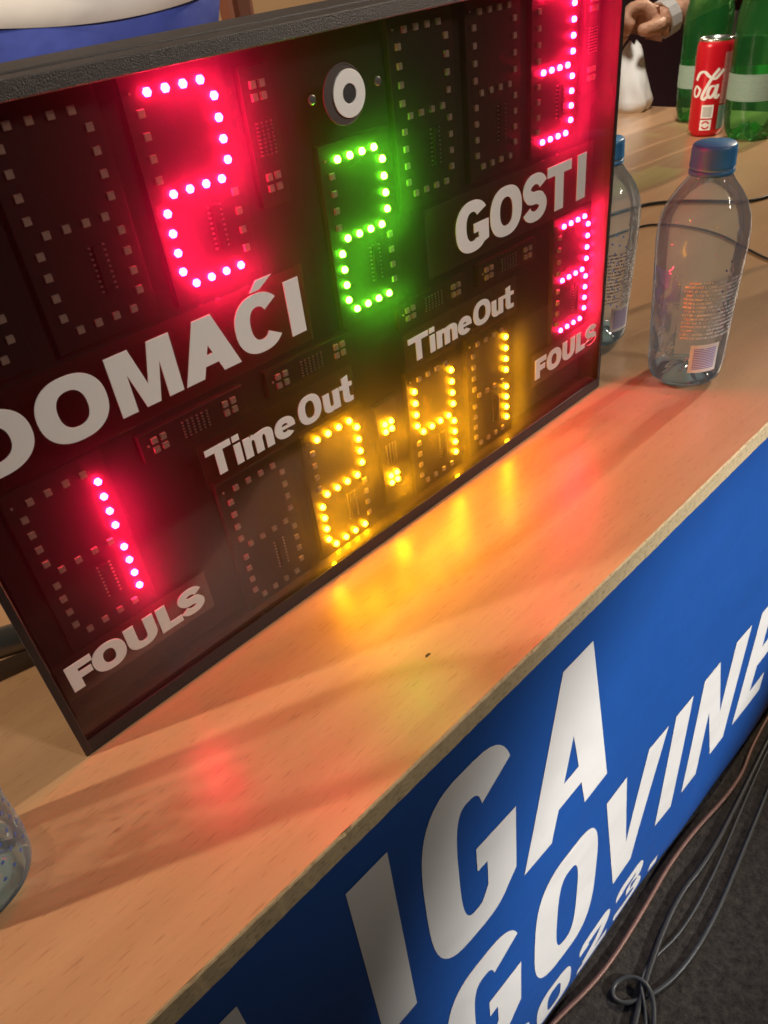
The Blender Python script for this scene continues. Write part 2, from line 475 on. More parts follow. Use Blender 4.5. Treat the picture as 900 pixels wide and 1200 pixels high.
def glyph(ch, w, s, h=None, e=2.3):
    """shapes: list of (outer, [holes]); w width, s vertical stroke, h horizontal stroke"""
    h = h or s * 0.72
    if ch in 'O0':
        return [(earc(w / 2, .5, w / 2, .515, 0, 360, 44, e)[:-1], [earc(w / 2, .5, w / 2 - s, .515 - h, 0, 360, 36, e)[:-1]])]
    if ch == 'D':
        o = [(0, 0), (0, 1)] + earc(w * .42, .5, w * .58, .5, 90, -90, 24, e)
        i = [(s, h), (s, 1 - h)] + earc(w * .42, .5, w * .58 - s, .5 - h, 90, -90, 20, e)
        return [(o, [i])]
    if ch == 'M':
        a = s * .98
        return [([(0, 0), (0, 1), (a * 1.28, 1), (w / 2, .36), (w - a * 1.28, 1), (w, 1), (w, 0), (w - a * .88, 0), (w - a * .88, .64),
                  (w / 2 + a * .40, 0), (w / 2 - a * .40, 0), (a * .88, .64), (a * .88, 0)], [])]
    if ch == 'A':
        t = s * .56
        yb, yt = .19, .19 + h * .82
        def lx(y): return (w / 2 - t) * y
        k = s * 1.12
        def li(y): return lx(y) + k
        ya = min(.86, (w / 2 - k) / (w / 2 - t))
        return [([(0, 0), (w / 2 - t, 1), (w / 2 + t, 1), (w, 0), (w - k, 0), (w - li(yb), yb), (li(yb), yb), (k, 0)],
                 [[(li(yt), yt), (w / 2, ya), (w - li(yt), yt)]])]
    if ch in 'CĆ':
        o = earc(w / 2, .5, w / 2, .515, 38, 322, 36, e)
        i = earc(w / 2, .5, w / 2 - s, .515 - h, 322, 38, 30, e)
        o[0] = (o[0][0], o[0][1]); sh = [(o + i, [])]
        if ch == 'Ć':
            sh.append(([(w * .42, 1.05), (w * .58, 1.22), (w * .92, 1.22), (w * .62, 1.05)], []))
        return sh
    if ch == 'G':
        o = earc(w / 2, .5, w / 2, .515, 34, 312, 36, e)
        i = earc(w / 2, .5, w / 2 - s, .515 - h, 300, 40, 28, e)
        return [(o + [(w, .14), (w, .54), (w * .54, .54), (w * .54, .54 - h * .85), (w - s, .54 - h * .85), (w - s, .24)] + i, [])]
    if ch == 'S':
        rx = w / 2 - s * .42; ry = (.5 - h / 2) / 2 + .004
        P = earc(w / 2, .5 + ry, rx, ry, 12, 262, 22) + earc(w / 2, .5 - ry, rx, ry, 82, -168, 22)
        wd = []
        for i in range(len(P)):
            (x0, y0), (x1, y1) = P[max(i - 1, 0)], P[min(i + 1, len(P) - 1)]
            q = abs(y1 - y0) / (math.hypot(x1 - x0, y1 - y0) or 1)
            wd.append(h + (s * .86 - h) * q + (.12 * s if 18 < i < 27 else 0))
        return [(stroke(P, wd), [])]
    if ch == 'T':
        return [([(0, 1), (w, 1), (w, 1 - h), ((w + s) / 2, 1 - h), ((w + s) / 2, 0), ((w - s) / 2, 0), ((w - s) / 2, 1 - h), (0, 1 - h)], [])]
    if ch == 'I':
        return [([(0, 0), (0, 1), (w, 1), (w, 0)], [])]
    if ch == 'F':
        return [([(0, 0), (0, 1), (w, 1), (w, 1 - h), (s, 1 - h), (s, .62), (w * .9, .62), (w * .9, .62 - h), (s, .62 - h), (s, 0)], [])]
    if ch == 'E':
        return [([(0, 0), (0, 1), (w, 1), (w, 1 - h), (s, 1 - h), (s, .5 + h / 2), (w * .92, .5 + h / 2), (w * .92, .5 - h / 2), (s, .5 - h / 2), (s, h), (w, h), (w, 0)], [])]
    if ch == 'L':
        return [([(0, 0), (0, 1), (s, 1), (s, h), (w, h), (w, 0)], [])]
    if ch == 'U':
        return [([(0, 1)] + earc(w / 2, .42, w / 2, .435, 180, 360, 22, e) + [(w, 1), (w - s, 1)] + earc(w / 2, .42, w / 2 - s, .435 - h, 360, 180, 18, e) + [(s, 1)], [])]
    if ch == 'V':
        return [([(0, 1), (s * 1.05, 1), (w / 2, .30), (w - s * 1.05, 1), (w, 1), (w / 2 + s * .55, 0), (w / 2 - s * .55, 0)], [])]
    if ch == 'N':
        return [([(0, 0), (0, 1), (s * 1.0, 1), (w - s, .42), (w - s, 1), (w, 1), (w, 0), (w - s, 0), (s, .58), (s, 0)], [])]
    if ch == 'i':
        return [([(0, 0), (0, .70), (w, .70), (w, 0)], []), ([(0, .80), (0, 1), (w, 1), (w, .80)], [])]
    if ch == 'm':
        c1, c2 = w * .30, w * .70
        def hump(x0, x1):
            return earc((x0 + x1) / 2, .48, (x1 - x0) / 2, .24, 180, 0, 10, 2.4)
        g = (w - 3 * s) / 2
        o = [(0, 0), (0, .71), (s * .9, .71), (s * .9, .64)] + earc(s + g * .5, .50, g * .62, .22, 120, 55, 5) + \
            earc(w - s * 1.1 - g * .1, .48, s * 1.1 + g * .1, .245, 110, 0, 10, 2.4) + [(w, 0), (w - s, 0)] + \
            [(w - s, .42)] + earc(w - s - g / 2, .42, g / 2, .13, 0, 180, 8) + [(w - s - g, 0), (w - 2 * s - g, 0)] + \
            [(w - 2 * s - g, .42)] + earc(s + g / 2, .42, g / 2, .13, 0, 180, 8) + [(s, 0)]
        return [(o, [])]
    if ch == 'e':
        y0 = .35
        o = earc(w / 2, y0, w / 2, .37, 0, 318, 30, 2.2)
        i = earc(w / 2, y0, w / 2 - s, .37 - h, 310, 195, 14, 2.2)
        o2 = o + i + [(w * .99, y0 - .055)]
        hole = [(s * 1.0, y0 + .06)] + earc(w / 2, y0 + .06, w / 2 - s, .30 - h, 180, 0, 12, 2.2)[1:]
        return [(o2, [hole])]
    if ch == 'u':
        return [([(0, .70), (0, .24)] + earc(w * .42, .24, w * .42, .255, 180, 285, 10, 2.3) + [(w - s, .10), (w - s, 0), (w, 0), (w, .70), (w - s, .70), (w - s, .30)] +
                 earc(w * .5, .28, w / 2 - s, .11, 0, -180, 10, 2.2) + [(s, .70)], [])]
    if ch == 't':
        x = w * .22
        return [([(x, .94), (x + s, .98), (x + s, .70), (w, .70), (w, .55), (x + s, .55), (x + s, .24), (x + s * 1.25, .155), (w, .16), (w, .0), (w * .8, -.015), (x + s * .5, .0), (x + s * .12, .07),
                  (x, .19), (x, .55), (0, .55), (0, .70), (x, .70)], [])]
    if ch == '2':
        a = h / 2
        P = [(s * .5, .66), (s * .55, .86), (w * .5, 1 - a), (w - s * .55, .86), (w - s * .5, .68), (w * .62, .44), (s * .62, .20)]
        C = catmull(P, 5)
        body = stroke(C, s * .95)
        return [(body, []), ([(0, -.002), (0, .20), (s * .35, h), (w, h), (w, -.002)], [])]
    if ch == '3':
        a = h / 2
        P = [(s * .5, .72), (s * .6, .88), (w * .5, 1 - a), (w - s * .6, .88), (w - s * .6, .64), (w * .5, .52), (w * .66, .48), (w - s * .5, .34), (w - s * .55, .14), (w * .5, a), (s * .55, .13), (s * .5, .28)]
        return [(stroke(catmull(P, 5), s * .85), [])]
    if ch == '.':
        return [([(0, 0), (0, s), (w, s), (w, 0)], [])]
    return []

def glyph_mesh(name, shapes, hgt, thick, slant=0.0, fn=None):
    """triangulated, extruded glyph; local origin lower left of the letter, front face at +thick towards the viewer"""
    vs, fs = [], []
    for outer, holes in shapes:
        loops = [outer] + holes
        pts = [[Vector((x, y, 0)) for x, y in lp] for lp in loops]
        tris = tessellate_polygon(pts)
        flat = [p for lp in loops for p in lp]
        base = len(vs)
        n = len(flat)
        for zz in (thick, 0.0):
            for (x, y) in flat:
                vs.append(L((x + slant * y) * hgt, y * hgt, zz))
        for a, b, c in tris:
            A, B, C = flat[a], flat[b], flat[c]
            area = (B[0] - A[0]) * (C[1] - A[1]) - (B[1] - A[1]) * (C[0] - A[0])
            if abs(area) < 1e-10: continue
            if area < 0: b, c = c, b
            fs.append((base + a, base + b, base + c))
        k = 0
        for lp in loops:
            m = len(lp)
            for i in range(m):
                j = (i + 1) % m
                fs.append((base + k + i, base + k + j, base + n + k + j, base + n + k + i))
            k += m
    return pydata(name, vs, fs)

# ================================================================ SETTING
fl = link('floor', pydata('floor', [Vector((-40, -40, 0)), Vector((40, -40, 0)), Vector((40, 40, 0)), Vector((-40, 40, 0))], [(0, 1, 2, 3)]), 'floor_dark')
tag(fl, kind='structure')
wl = box('hall_wall', (-160, -16.9, -172), (240, 60, -168), 'wall_tan', None, 0, (0, 0, TH)); tag(wl, kind='structure')

# table: rectangular folding table, raw chipboard front edge
TZ = 3.55
tb = empty('table', W(10, -16.9, -6), 'long beech laminate table with a raw chipboard front edge', 'table')
def TL(u, v, z): return (u - 10, v + 16.9, z + 6)
def tbox(name, c0, c1, mat, bevel=0):
    return box(name, TL(*c0), TL(*c1), mat, tb, bevel)
tbox('table_top', (-16, -.44, -15.6), (34.8, 0, TZ - .03), 'beech')
# front edge strip with small nicks
vs, fs = [], []
N = 420
rnd = random.Random(3)
for i in range(N + 1):
    u = -16 + 50.8 * i / N
    top = -.004 - (rnd.random() ** 14) * .05
    zo = TZ + rnd.uniform(-.003, .003)
    for (v, z) in ((top, TZ - .03), (top - .004, zo - .02), (top - .03, zo), (-.40 - rnd.uniform(0, .01), zo), (-.43, zo - .02), (-.436, TZ - .03)):
        vs.append(L(*TL(u, v, z)))
for i in range(N):
    for k in range(5):
        a = i * 6 + k
        fs.append((a, a + 1, a + 7, a + 6))
link('edge_band', pydata('edge_band', vs, fs), 'chipboard', tb)
for (u, z) in ((-13, -13.5), (-13, 1.8), (32, -13.5), (32, 1.8)):
    link('leg', tube_mesh('leg', [L(*TL(u, -.44, z)), L(*TL(u, -16.9, z))], .35 * S, 12, 0), 'leg_metal', tb)
# chipped spot in the veneer
vs = [L(*TL(.49 + (.052 + .014 * sin(3 * a)) * cos(a), .003, 2.42 + (.03 + .006 * cos(2 * a)) * sin(a))) for a in [2 * pi * k / 14 for k in range(14)]]
link('veneer_chip', pydata('veneer_chip', vs, [tuple(range(13, -1, -1))]), 'chip_brown', tb)

# banner hung on the table front
BZ = 3.40
bn = empty('banner', W(5, -16.9, BZ), 'blue vinyl banner with big white capitals hung along the table front', 'banner')
def bz(u, v):   # gentle billow of the hung sheet
    lo = max(0.0, (-v - 15.2) / 1.6)
    return .030 * sin(u * .55 + .6) * min(1, -v / 6) + .018 * sin(u * 1.25 + v * .3) * min(1, -v / 10) - .16 * lo ** 2
vs, fs = [], []
NU, NV = 150, 60
for j in range(NV + 1):
    v = -.42 - 16.4 * j / NV
    for i in range(NU + 1):
        u = -15 + 48 * i / NU
        vs.append(L(u - 5, v + 16.9, bz(u, v)))
for j in range(NV):
    for i in range(NU):
        a = j * (NU + 1) + i
        fs.append((a, a + 1, a + NU + 2, a + NU + 1))
sheet = pydata('vinyl_sheet', vs, [tuple(reversed(f)) for f in fs], True)
so = link('vinyl_sheet', sheet, 'banner_blue', bn)
md = so.modifiers.new('thickness', 'SOLIDIFY'); md.thickness = 0.0008; md.offset = -1
def banner_letter(ch, u0, u1, v0, v1, s, h, e=3.2):
    hg = v1 - v0
    w = (u1 - u0) / hg
    me = glyph_mesh('letter', glyph(ch, w, s / hg, h / hg, e), hg, 0.0)
    bm = bmesh.new(); bm.from_mesh(me)
    # keep only the front faces, then follow the billow of the sheet
    bmesh.ops.delete(bm, geom=[f for f in bm.faces if abs(f.normal.y) < .5], context='FACES_ONLY')
    for _ in range(2):
        bmesh.ops.subdivide_edges(bm, edges=[ed for ed in bm.edges if ed.calc_length() > .06], cuts=1)
    bmesh.ops.triangulate(bm, faces=bm.faces)
    for x in bm.verts:
        u = u0 + x.co.x / S; v = v0 + x.co.z / S
        x.co = L(u - 5, v + 16.9, bz(u, v) + .010)
    bm.to_mesh(me); bm.free()
    link('letter', me, 'banner_white', bn)
for ch, a, b in (('L', -4.95, -3.05), ('I', -2.36, -1.58), ('G', -1.06, 1.25), ('A', 1.50, 4.50)):
    banner_letter(ch, a, b, -6.52, -1.48, .80, .86)
for ch, a, b in (('C', -7.9, -5.6), ('E', -5.1, -3.2), ('G', -1.05, 1.42), ('O', 1.93, 4.45), ('V', 4.66, 7.48), ('I', 7.85, 8.72), ('N', 9.32, 11.95), ('E', 12.55, 14.45)):
    if ch == 'E' and a < 0: a, b = -3.6, -1.7
    if ch == 'C': a, b = -6.6, -4.2
    banner_letter(ch, a, b, -12.95, -7.90, .86, .88)
for ch, a, b in (('2', .25, 1.75), ('0', 2.12, 3.68), ('2', 4.08, 5.62), ('3', 5.95, 7.55), ('.', 8.1, 8.55)):
    banner_letter(ch, a, b, -15.95, -14.15, .48, .40)

# ================================================================ SCOREBOARD
UL, UR, VT, ZF, ZB = -3.83, 8.72, 7.82, 0.04, -1.70
UC = (UL + UR) / 2
sb = empty('scoreboard', W(UC, 0, -.8), 'black tabletop scoreboard with red, green and amber LED digits', 'scoreboard')
def SLc(u, v, z): return (u - UC, v, z + .8)
def sbox(name, c0, c1, mat, bevel=0.0, parent=None):
    return box(name, SLc(*c0), SLc(*c1), mat, parent or sb, bevel)
CU, CV, CZ = -4.807, 8.53, 8.07
def shift(u, v, z0, z1):     # same sight line, other depth plane
    k = (CZ - z1) / (CZ - z0)
    return CU + (u - CU) * k, CV + (v - CV) * k

# housing: back panel, four rails with a stepped top
sbox('back_panel', (UL + .34, .13, ZB + .004), (UR - .34, VT - .18, ZB + .08), 'black_plain')
def rail(name, prof, axis):
    """extrude a (v,z) or (u,z) profile along the board"""
    vs, fs = [], []
    n = len(prof)
    ends = (UL, UR) if axis == 'u' else (.02, VT - .005)
    for e in ends:
        for a, z in prof:
            k = .135 * max(0, ZF - z) * (1 if e < 4 else -1)      # the housing narrows towards the back
            vs.append(L(*SLc(e + k, a, z)) if axis == 'u' else L(*SLc(a, e, z)))
    for i in range(n):
        j = (i + 1) % n
        fs.append((i, j, n + j, n + i))
    fs.append(tuple(range(n))); fs.append(tuple(reversed(range(n, 2 * n))))
    me = pydata(name, vs, fs)
    bm = bmesh.new(); bm.from_mesh(me); bmesh.ops.recalc_face_normals(bm, faces=bm.faces)
    bmesh.ops.bevel(bm, geom=list(bm.edges), offset=.014 * S, segments=2, affect='EDGES', profile=.5)
    bm.to_mesh(me); bm.free()
    return link(name, me, 'black_textured' if name == 'top_rail' else 'black_smooth', sb)
rail('top_rail', [(VT - .17, ZF + .05), (VT, ZF + .05), (VT, ZF - .42), (VT - .16, ZF - .42), (VT - .16, ZF - .74), (VT, ZF - .74), (VT, ZB), (VT - .17, ZB)], 'u')
rail('bottom_rail', [(0.0, ZF + .02), (.24, ZF + .02), (.24, ZF - .25), (.12, ZF - .25), (.12, ZB), (0.0, ZB)], 'u')
rail('side_rail', [(UL - .005, ZF + .03), (UL + .10, ZF + .03), (UL + .33, ZB + .002), (UL + .235, ZB + .002)], 'v')
rail('side_rail', [(UR - .10, ZF + .03), (UR + .005, ZF + .03), (UR - .235, ZB + .002), (UR - .33, ZB + .002)], 'v')
ZL = -.28       # LED plane
sbox('backing_board', (UL + .20, .25, ZL - .16), (UR - .20, VT - .18, ZL - .10), 'back_board')
sheet_o = sbox('front_sheet', (UL + .10, .245, ZF - .05), (UR - .10, VT - .172, ZF), 'smoked_sheet')

# LEDs
HW, RA, HH, CI, CO = .4610, .3278, 1.004, .1747, .828
kz = (CZ - ZL) / CZ
HW, RA, HH, CI, CO = [x * kz for x in (HW, RA, HH, CI, CO)]
def seg_points(sg):
    out = []
    for k in range(4):
        x = -RA + 2 * RA * k / 3
        yu = CO + (CI - CO) * k / 3
        out.append({'t': (x, HH), 'm': (x, 0), 'b': (x, -HH), 'ru': (HW, yu), 'lu': (-HW, yu), 'rl': (HW, -yu), 'll': (-HW, -yu)}[sg])
    return out
def led_off_mesh(two=False):
    mb = MB(); a = .040
    mb.box((-a, -a, 0), (a, a, .035))
    me = mb.mesh('led', False)
    me.materials.append(MATS['led_off']); me.materials.append(MATS['led_pad'])
    mb2 = MB(); mb2.v = [v.co.copy() for v in me.vertices]; mb2.f = [tuple(p.vertices) for p in me.polygons]
    nf = len(mb2.f)
    if two:
        mb2.box((-.034, .012, .035), (-.012, .036, .040)); mb2.box((.014, .012, .035), (.036, .036, .040))
    else:
        mb2.box((.012, .016, .035), (.034, .036, .039))
    out = mb2.mesh('led', False)
    out.materials.append(MATS['led_off']); out.materials.append(MATS['led_pad'])
    for p in out.polygons:
        p.material_index = 1 if p.index >= nf else 0
    return out
OFF = led_off_mesh(); OFF2 = led_off_mesh(True)
def led_on_mesh(mat):
    vs, fs = [], []
    sgn = 6
    for (r, z) in ((.047, 0), (.047, .026), (.032, .046)):
        for k in range(sgn):
            a = 2 * pi * k / sgn
            vs.append(L(r * cos(a), r * sin(a), z))
    for i in range(2):
        for k in range(sgn):
            q = (k + 1) % sgn
            fs.append((i * sgn + k, i * sgn + q, (i + 1) * sgn + q, (i + 1) * sgn + k))
    fs.append(tuple(range(2 * sgn, 3 * sgn)))
    me = pydata('led', vs, fs, True)
    me.materials.append(MATS[mat])
    return me
ON = {c: led_on_mesh('led_' + c) for c in ('red', 'green', 'amber')}

def pcb_mesh(w, h0, h1):
    mb = MB(); mb.box((-w, h0, -.10), (w, h1, 0))
    return mb.mesh('circuit_board', False, .006 * S)
PCB = pcb_mesh(.645, -1.25, 1.25)
def chip_mesh(w, h, pins, cols=2):
    mb = MB()
    if cols == 2: mb.box((-w * .62, -h, 0), (w * .62, h, .05))
    else: mb.box((-w, -h, 0), (w, h, .012))
    nb = len(mb.f)
    for c in range(cols):
        x = -w + 2 * w * c / (cols - 1)
        for i in range(pins):
            y = -h * .93 + 2 * h * .93 * i / (pins - 1)
            mb.box((x - .014, y - .009, .004), (x + .014, y + .009, .026))
    me = mb.mesh('driver_chip')
    me.materials.append(MATS['chip']); me.materials.append(MATS['solder'])
    for p in me.polygons: p.material_index = 0 if p.index < nb else 1
    return me
CHIP = chip_mesh(.085, .26, 9)
GRID = chip_mesh(.19, .115, 6, 6)
GRIDV = chip_mesh(.105, .19, 9, 4)
TINY = MB(); TINY.box((-.012, -.012, 0), (.012, .012, .02)); TINY = TINY.mesh('indicator'); TINY.materials.append(MATS['led_pad'])

budget = [300]
def joined(name, pts, src, parent):
    mb = MB(); idx = []
    sv = [v.co for v in src.vertices]; sf = [tuple(p.vertices) for p in src.polygons]; sm = [p.material_index for p in src.polygons]
    for (x, y) in pts:
        o = L(x, y, 0); mb.add([v + o for v in sv], sf); idx += sm
    me = mb.mesh(name)
    for mm in src.materials: me.materials.append(mm)
    for p, i in zip(me.polygons, idx): p.material_index = i
    o = link(name, me, None, parent); tag(o, kind='stuff')

def digit(u, v, lit, color, name='digit_module', offm=OFF, single=True):
    u, v = shift(u, v, 0, ZL)
    pc = link(name, PCB, 'pcb', sb, L(*SLc(u, v, ZL - .001)))
    rest = []
    for sg in ('t', 'ru', 'rl', 'b', 'll', 'lu', 'm'):
        for (x, y) in seg_points(sg):
            if sg in lit:
                link('led', ON[color], None, pc, L(x, y, .002)); budget[0] -= 1
            elif single and budget[0] > 0:
                link('led', offm, None, pc, L(x, y, .002)); budget[0] -= 1
            else: rest.append((x, y))
    if rest: joined('unlit_leds', rest, offm, pc)
    link('driver_chip', CHIP, None, pc, L(.14, -.50, .002))
    link('indicator', TINY, None, pc, L(-.55, HH + .02, .002))
    return pc

TWO = ('t', 'ru', 'm', 'll', 'b'); THREE = ('t', 'ru', 'm', 'rl', 'b'); ONE = ('ru', 'rl'); FOUR = ('lu', 'm', 'ru', 'rl')
V0 = 6.46
digit(0, V0, TWO, 'red')
digit(2.42, 5.25, TWO, 'green', offm=OFF)
digit(6.853, V0 + .02, THREE, 'red')
digit(-2.737, 2.87, ONE, 'red')
digit(7.559, 2.905, THREE, 'red')
digit(1.297, 1.60, TWO, 'amber')
digit(3.533, 1.615, FOUR, 'amber')
digit(5.036, 1.625, ONE, 'amber')
digit(-1.511, V0, (), 'red')
digit(-.215, 1.606, (), 'amber')
digit(-3.022, V0, (), 'red', single=False)
digit(3.813, V0 + .02, (), 'red', offm=OFF2, single=False)
digit(5.328, V0 + .02, (), 'red', single=False)

def cluster(mod, x, y, mesh, d=.066):
    for a in (-d, d):
        for b_ in (-d, d):
            link('led', mesh, None, mod, L(x + a, y + b_, .002))
HB = MB(); HB.box((-.82, -.20, -.10), (.82, .20, 0)); HB = HB.mesh('timeout_module', False, .006 * S)
VB = MB(); VB.box((-.22, -.78, -.10), (.22, .78, 0)); VB = VB.mesh('timeout_module', False, .006 * S)
for u in (-.845, 1.12, 3.69, 5.61):
    a, b_ = shift(u, 3.785, 0, ZL)
    pc = link('timeout_module', HB, 'pcb', sb, L(*SLc(a, b_, ZL - .001)))
    cluster(pc, -.56, 0, OFF); cluster(pc, .55, 0, OFF)
    link('driver_chip', GRID, None, pc, L(0, .0, .002))
    link('indicator', TINY, None, pc, L(-.72, .02, .002))
for u in (1.05, 7.87):
    a, b_ = shift(u, 6.73, 0, ZL)
    pc = link('timeout_module', VB, 'pcb', sb, L(*SLc(a, b_, ZL - .001)))
    cluster(pc, 0, .52, OFF); cluster(pc, 0, -.50, OFF)
    link('driver_chip', GRIDV, None, pc, L(0, .0, .002))
a, b_ = shift(2.415, 1.61, 0, ZL)
CB = MB(); CB.box((-.235, -1.0, -.10), (.235, .98, 0)); CB = CB.mesh('colon_module', False, .006 * S)
pc = link('colon_module', CB, 'pcb', sb, L(*SLc(a, b_, ZL - .001)))
cluster(pc, 0, .52, ON['amber'], .072); cluster(pc, 0, -.52, ON['amber'], .072)
link('driver_chip', GRIDV, None, pc, L(0, .0, .002))

# labels on the front of the sheet
ZP = ZF + .002
def label(name, letters, v0, v1, s, h, plate=None, e=2.3):
    """letters: (char, u0, u1) measured in the plane z = .2"""
    k = (CZ - ZP) / (CZ - .2)
    if plate:
        p0 = shift(plate[0], plate[2], .2, ZP); p1 = shift(plate[1], plate[3], .2, ZP)
        p0 = (max(p0[0], UL + .14), p0[1])
        par = box(name, SLc(p0[0], p0[1], ZP), SLc(p1[0], p1[1], ZP + .008), 'label_film', sb)
    else:
        par = None
    for ch, a, b_ in letters:
        (x0, y0), (x1, y1) = shift(a, v0, .2, ZP), shift(b_, v1, .2, ZP)
        hg = y1 - y0
        me = glyph_mesh('letter', glyph(ch, (x1 - x0) / hg, s / (v1 - v0), h / (v1 - v0), e), hg, .010)
        link('letter', me, 'white_vinyl', par or sb, L(*SLc(x0, y0, ZP + .010)))
label('label_strip', [('D', -3.57, -2.775), ('O', -2.705, -1.885), ('M', -1.80, -.966), ('A', -.925, -.10), ('Ć', -.095, .655), ('I', .742, .985)], 4.396, 5.132, .235, .165, (-3.9, 1.08, 4.235, 5.26))
label('label_strip', [('G', 4.06, 4.845), ('O', 4.885, 5.70), ('S', 5.735, 6.385), ('T', 6.40, 7.09), ('I', 7.27, 7.535)], 4.37, 5.12, .245, .165, (3.43, 7.75, 4.255, 5.27))
label('label_strip', [('T', -.955, -.555), ('i', -.525, -.415), ('m', -.375, .115), ('e', .145, .505), ('O', .585, 1.005), ('u', 1.045, 1.36), ('t', 1.375, 1.615)], 3.06, 3.49, .125, .088, (-1.03, 1.66, 2.93, 3.60))
label('label_strip', [('T', 2.836, 3.29), ('i', 3.32, 3.44), ('m', 3.48, 3.98), ('e', 4.00, 4.34), ('O', 4.39, 4.84), ('u', 4.87, 5.18), ('t', 5.19, 5.47)], 3.09, 3.50, .125, .088, (2.76, 5.55, 2.96, 3.61))
label('label_strip', [('F', -3.605, -3.25), ('O', -3.27, -2.80), ('U', -2.775, -2.335), ('L', -2.29, -1.955), ('S', -1.965, -1.575)], 1.268, 1.69, .150, .105, (-3.72, -1.46, 1.16, 1.80))
label('label_strip', [('F', 6.125, 6.48), ('O', 6.50, 6.98), ('U', 7.02, 7.44), ('L', 7.49, 7.80), ('S', 7.80, 8.205)], 1.345, 1.76, .150, .105, (6.02, 8.30, 1.22, 1.88))

# buzzer: round rim with a white ring inside, two screws
hx, hy = shift(2.17, 6.985, .2, ZP)
bz_ = lathe = None
def disc_ring(name, x, y, prof, mat, parent, seg=40):
    vs, fs = [], []
    for (r, z) in prof:
        for k in range(seg):
            a = 2 * pi * k / seg
            vs.append(L(r * cos(a), r * sin(a), z))
    for i in range(len(prof) - 1):
        for k in range(seg):
            q = (k + 1) % seg
            fs.append((i * seg + k, i * seg + q, (i + 1) * seg + q, (i + 1) * seg + k))
    if prof[-1][0] < .03: fs.append(tuple(range((len(prof) - 1) * seg, len(prof) * seg)))
    me = pydata(name, vs, fs, False)
    bm = bmesh.new(); bm.from_mesh(me); bmesh.ops.recalc_face_normals(bm, faces=bm.faces); bm.to_mesh(me); bm.free()
    return link(name, me, mat, parent, L(x, y, 0))
bezel = disc_ring('buzzer', *SLc(hx, hy, 0)[:2], [(.345, .0), (.343, .012), (.338, .016), (.332, .012), (.328, .004), (.02, .004)], 'recess', sb)
bezel.location = L(*SLc(hx, hy, ZP - .002))
rg = disc_ring('ring', .075, 0, [(.112, .006), (.112, .026), (.116, .030), (.266, .030), (.270, .026), (.270, .006)], 'ring_white', bezel)
disc_ring('grille', .075, 0, [(.117, .010), (.02, .012)], 'dark_steel', bezel)
for (u, v) in ((1.656, 7.026), (2.75, 7.031)):
    x, y = shift(u, v, .2, ZP)
    sc = disc_ring('screw', 0, 0, [(.055, .0), (.055, .016), (.045, .026), (.01, .028)], 'steel', sb, 16)
    sc.location = L(*SLc(x, y, ZP - .001))

# ================================================================ BOTTLES
def curved_patch(name, r_of, a0, a1, h0, h1, mat, parent, off=.006, na=16, nh=8, flip=False):
    """patch that follows a lathe body between two angles (deg, 0 = +u, 90 = towards viewer)"""
    vs, fs, uv = [], [], []
    for j in range(nh + 1):
        h = h0 + (h1 - h0) * j / nh
        for i in range(na + 1):
            a = radians(a0 + (a1 - a0) * i / na); r = r_of(h) + off
            vs.append(L(r * cos(a), h, r * sin(a)))
            uv.append((i / na, j / nh))
    for j in range(nh):
        for i in range(na):
            q = j * (na + 1) + i
            fs.append((q, q + 1, q + na + 2, q + na + 1))
    me = pydata(name, vs, fs, True)
    lay = me.uv_layers.new(name='UVMap')
    for lp in me.loops: lay.data[lp.index].uv = uv[lp.vertex_index]
    return link(name, me, mat, parent)

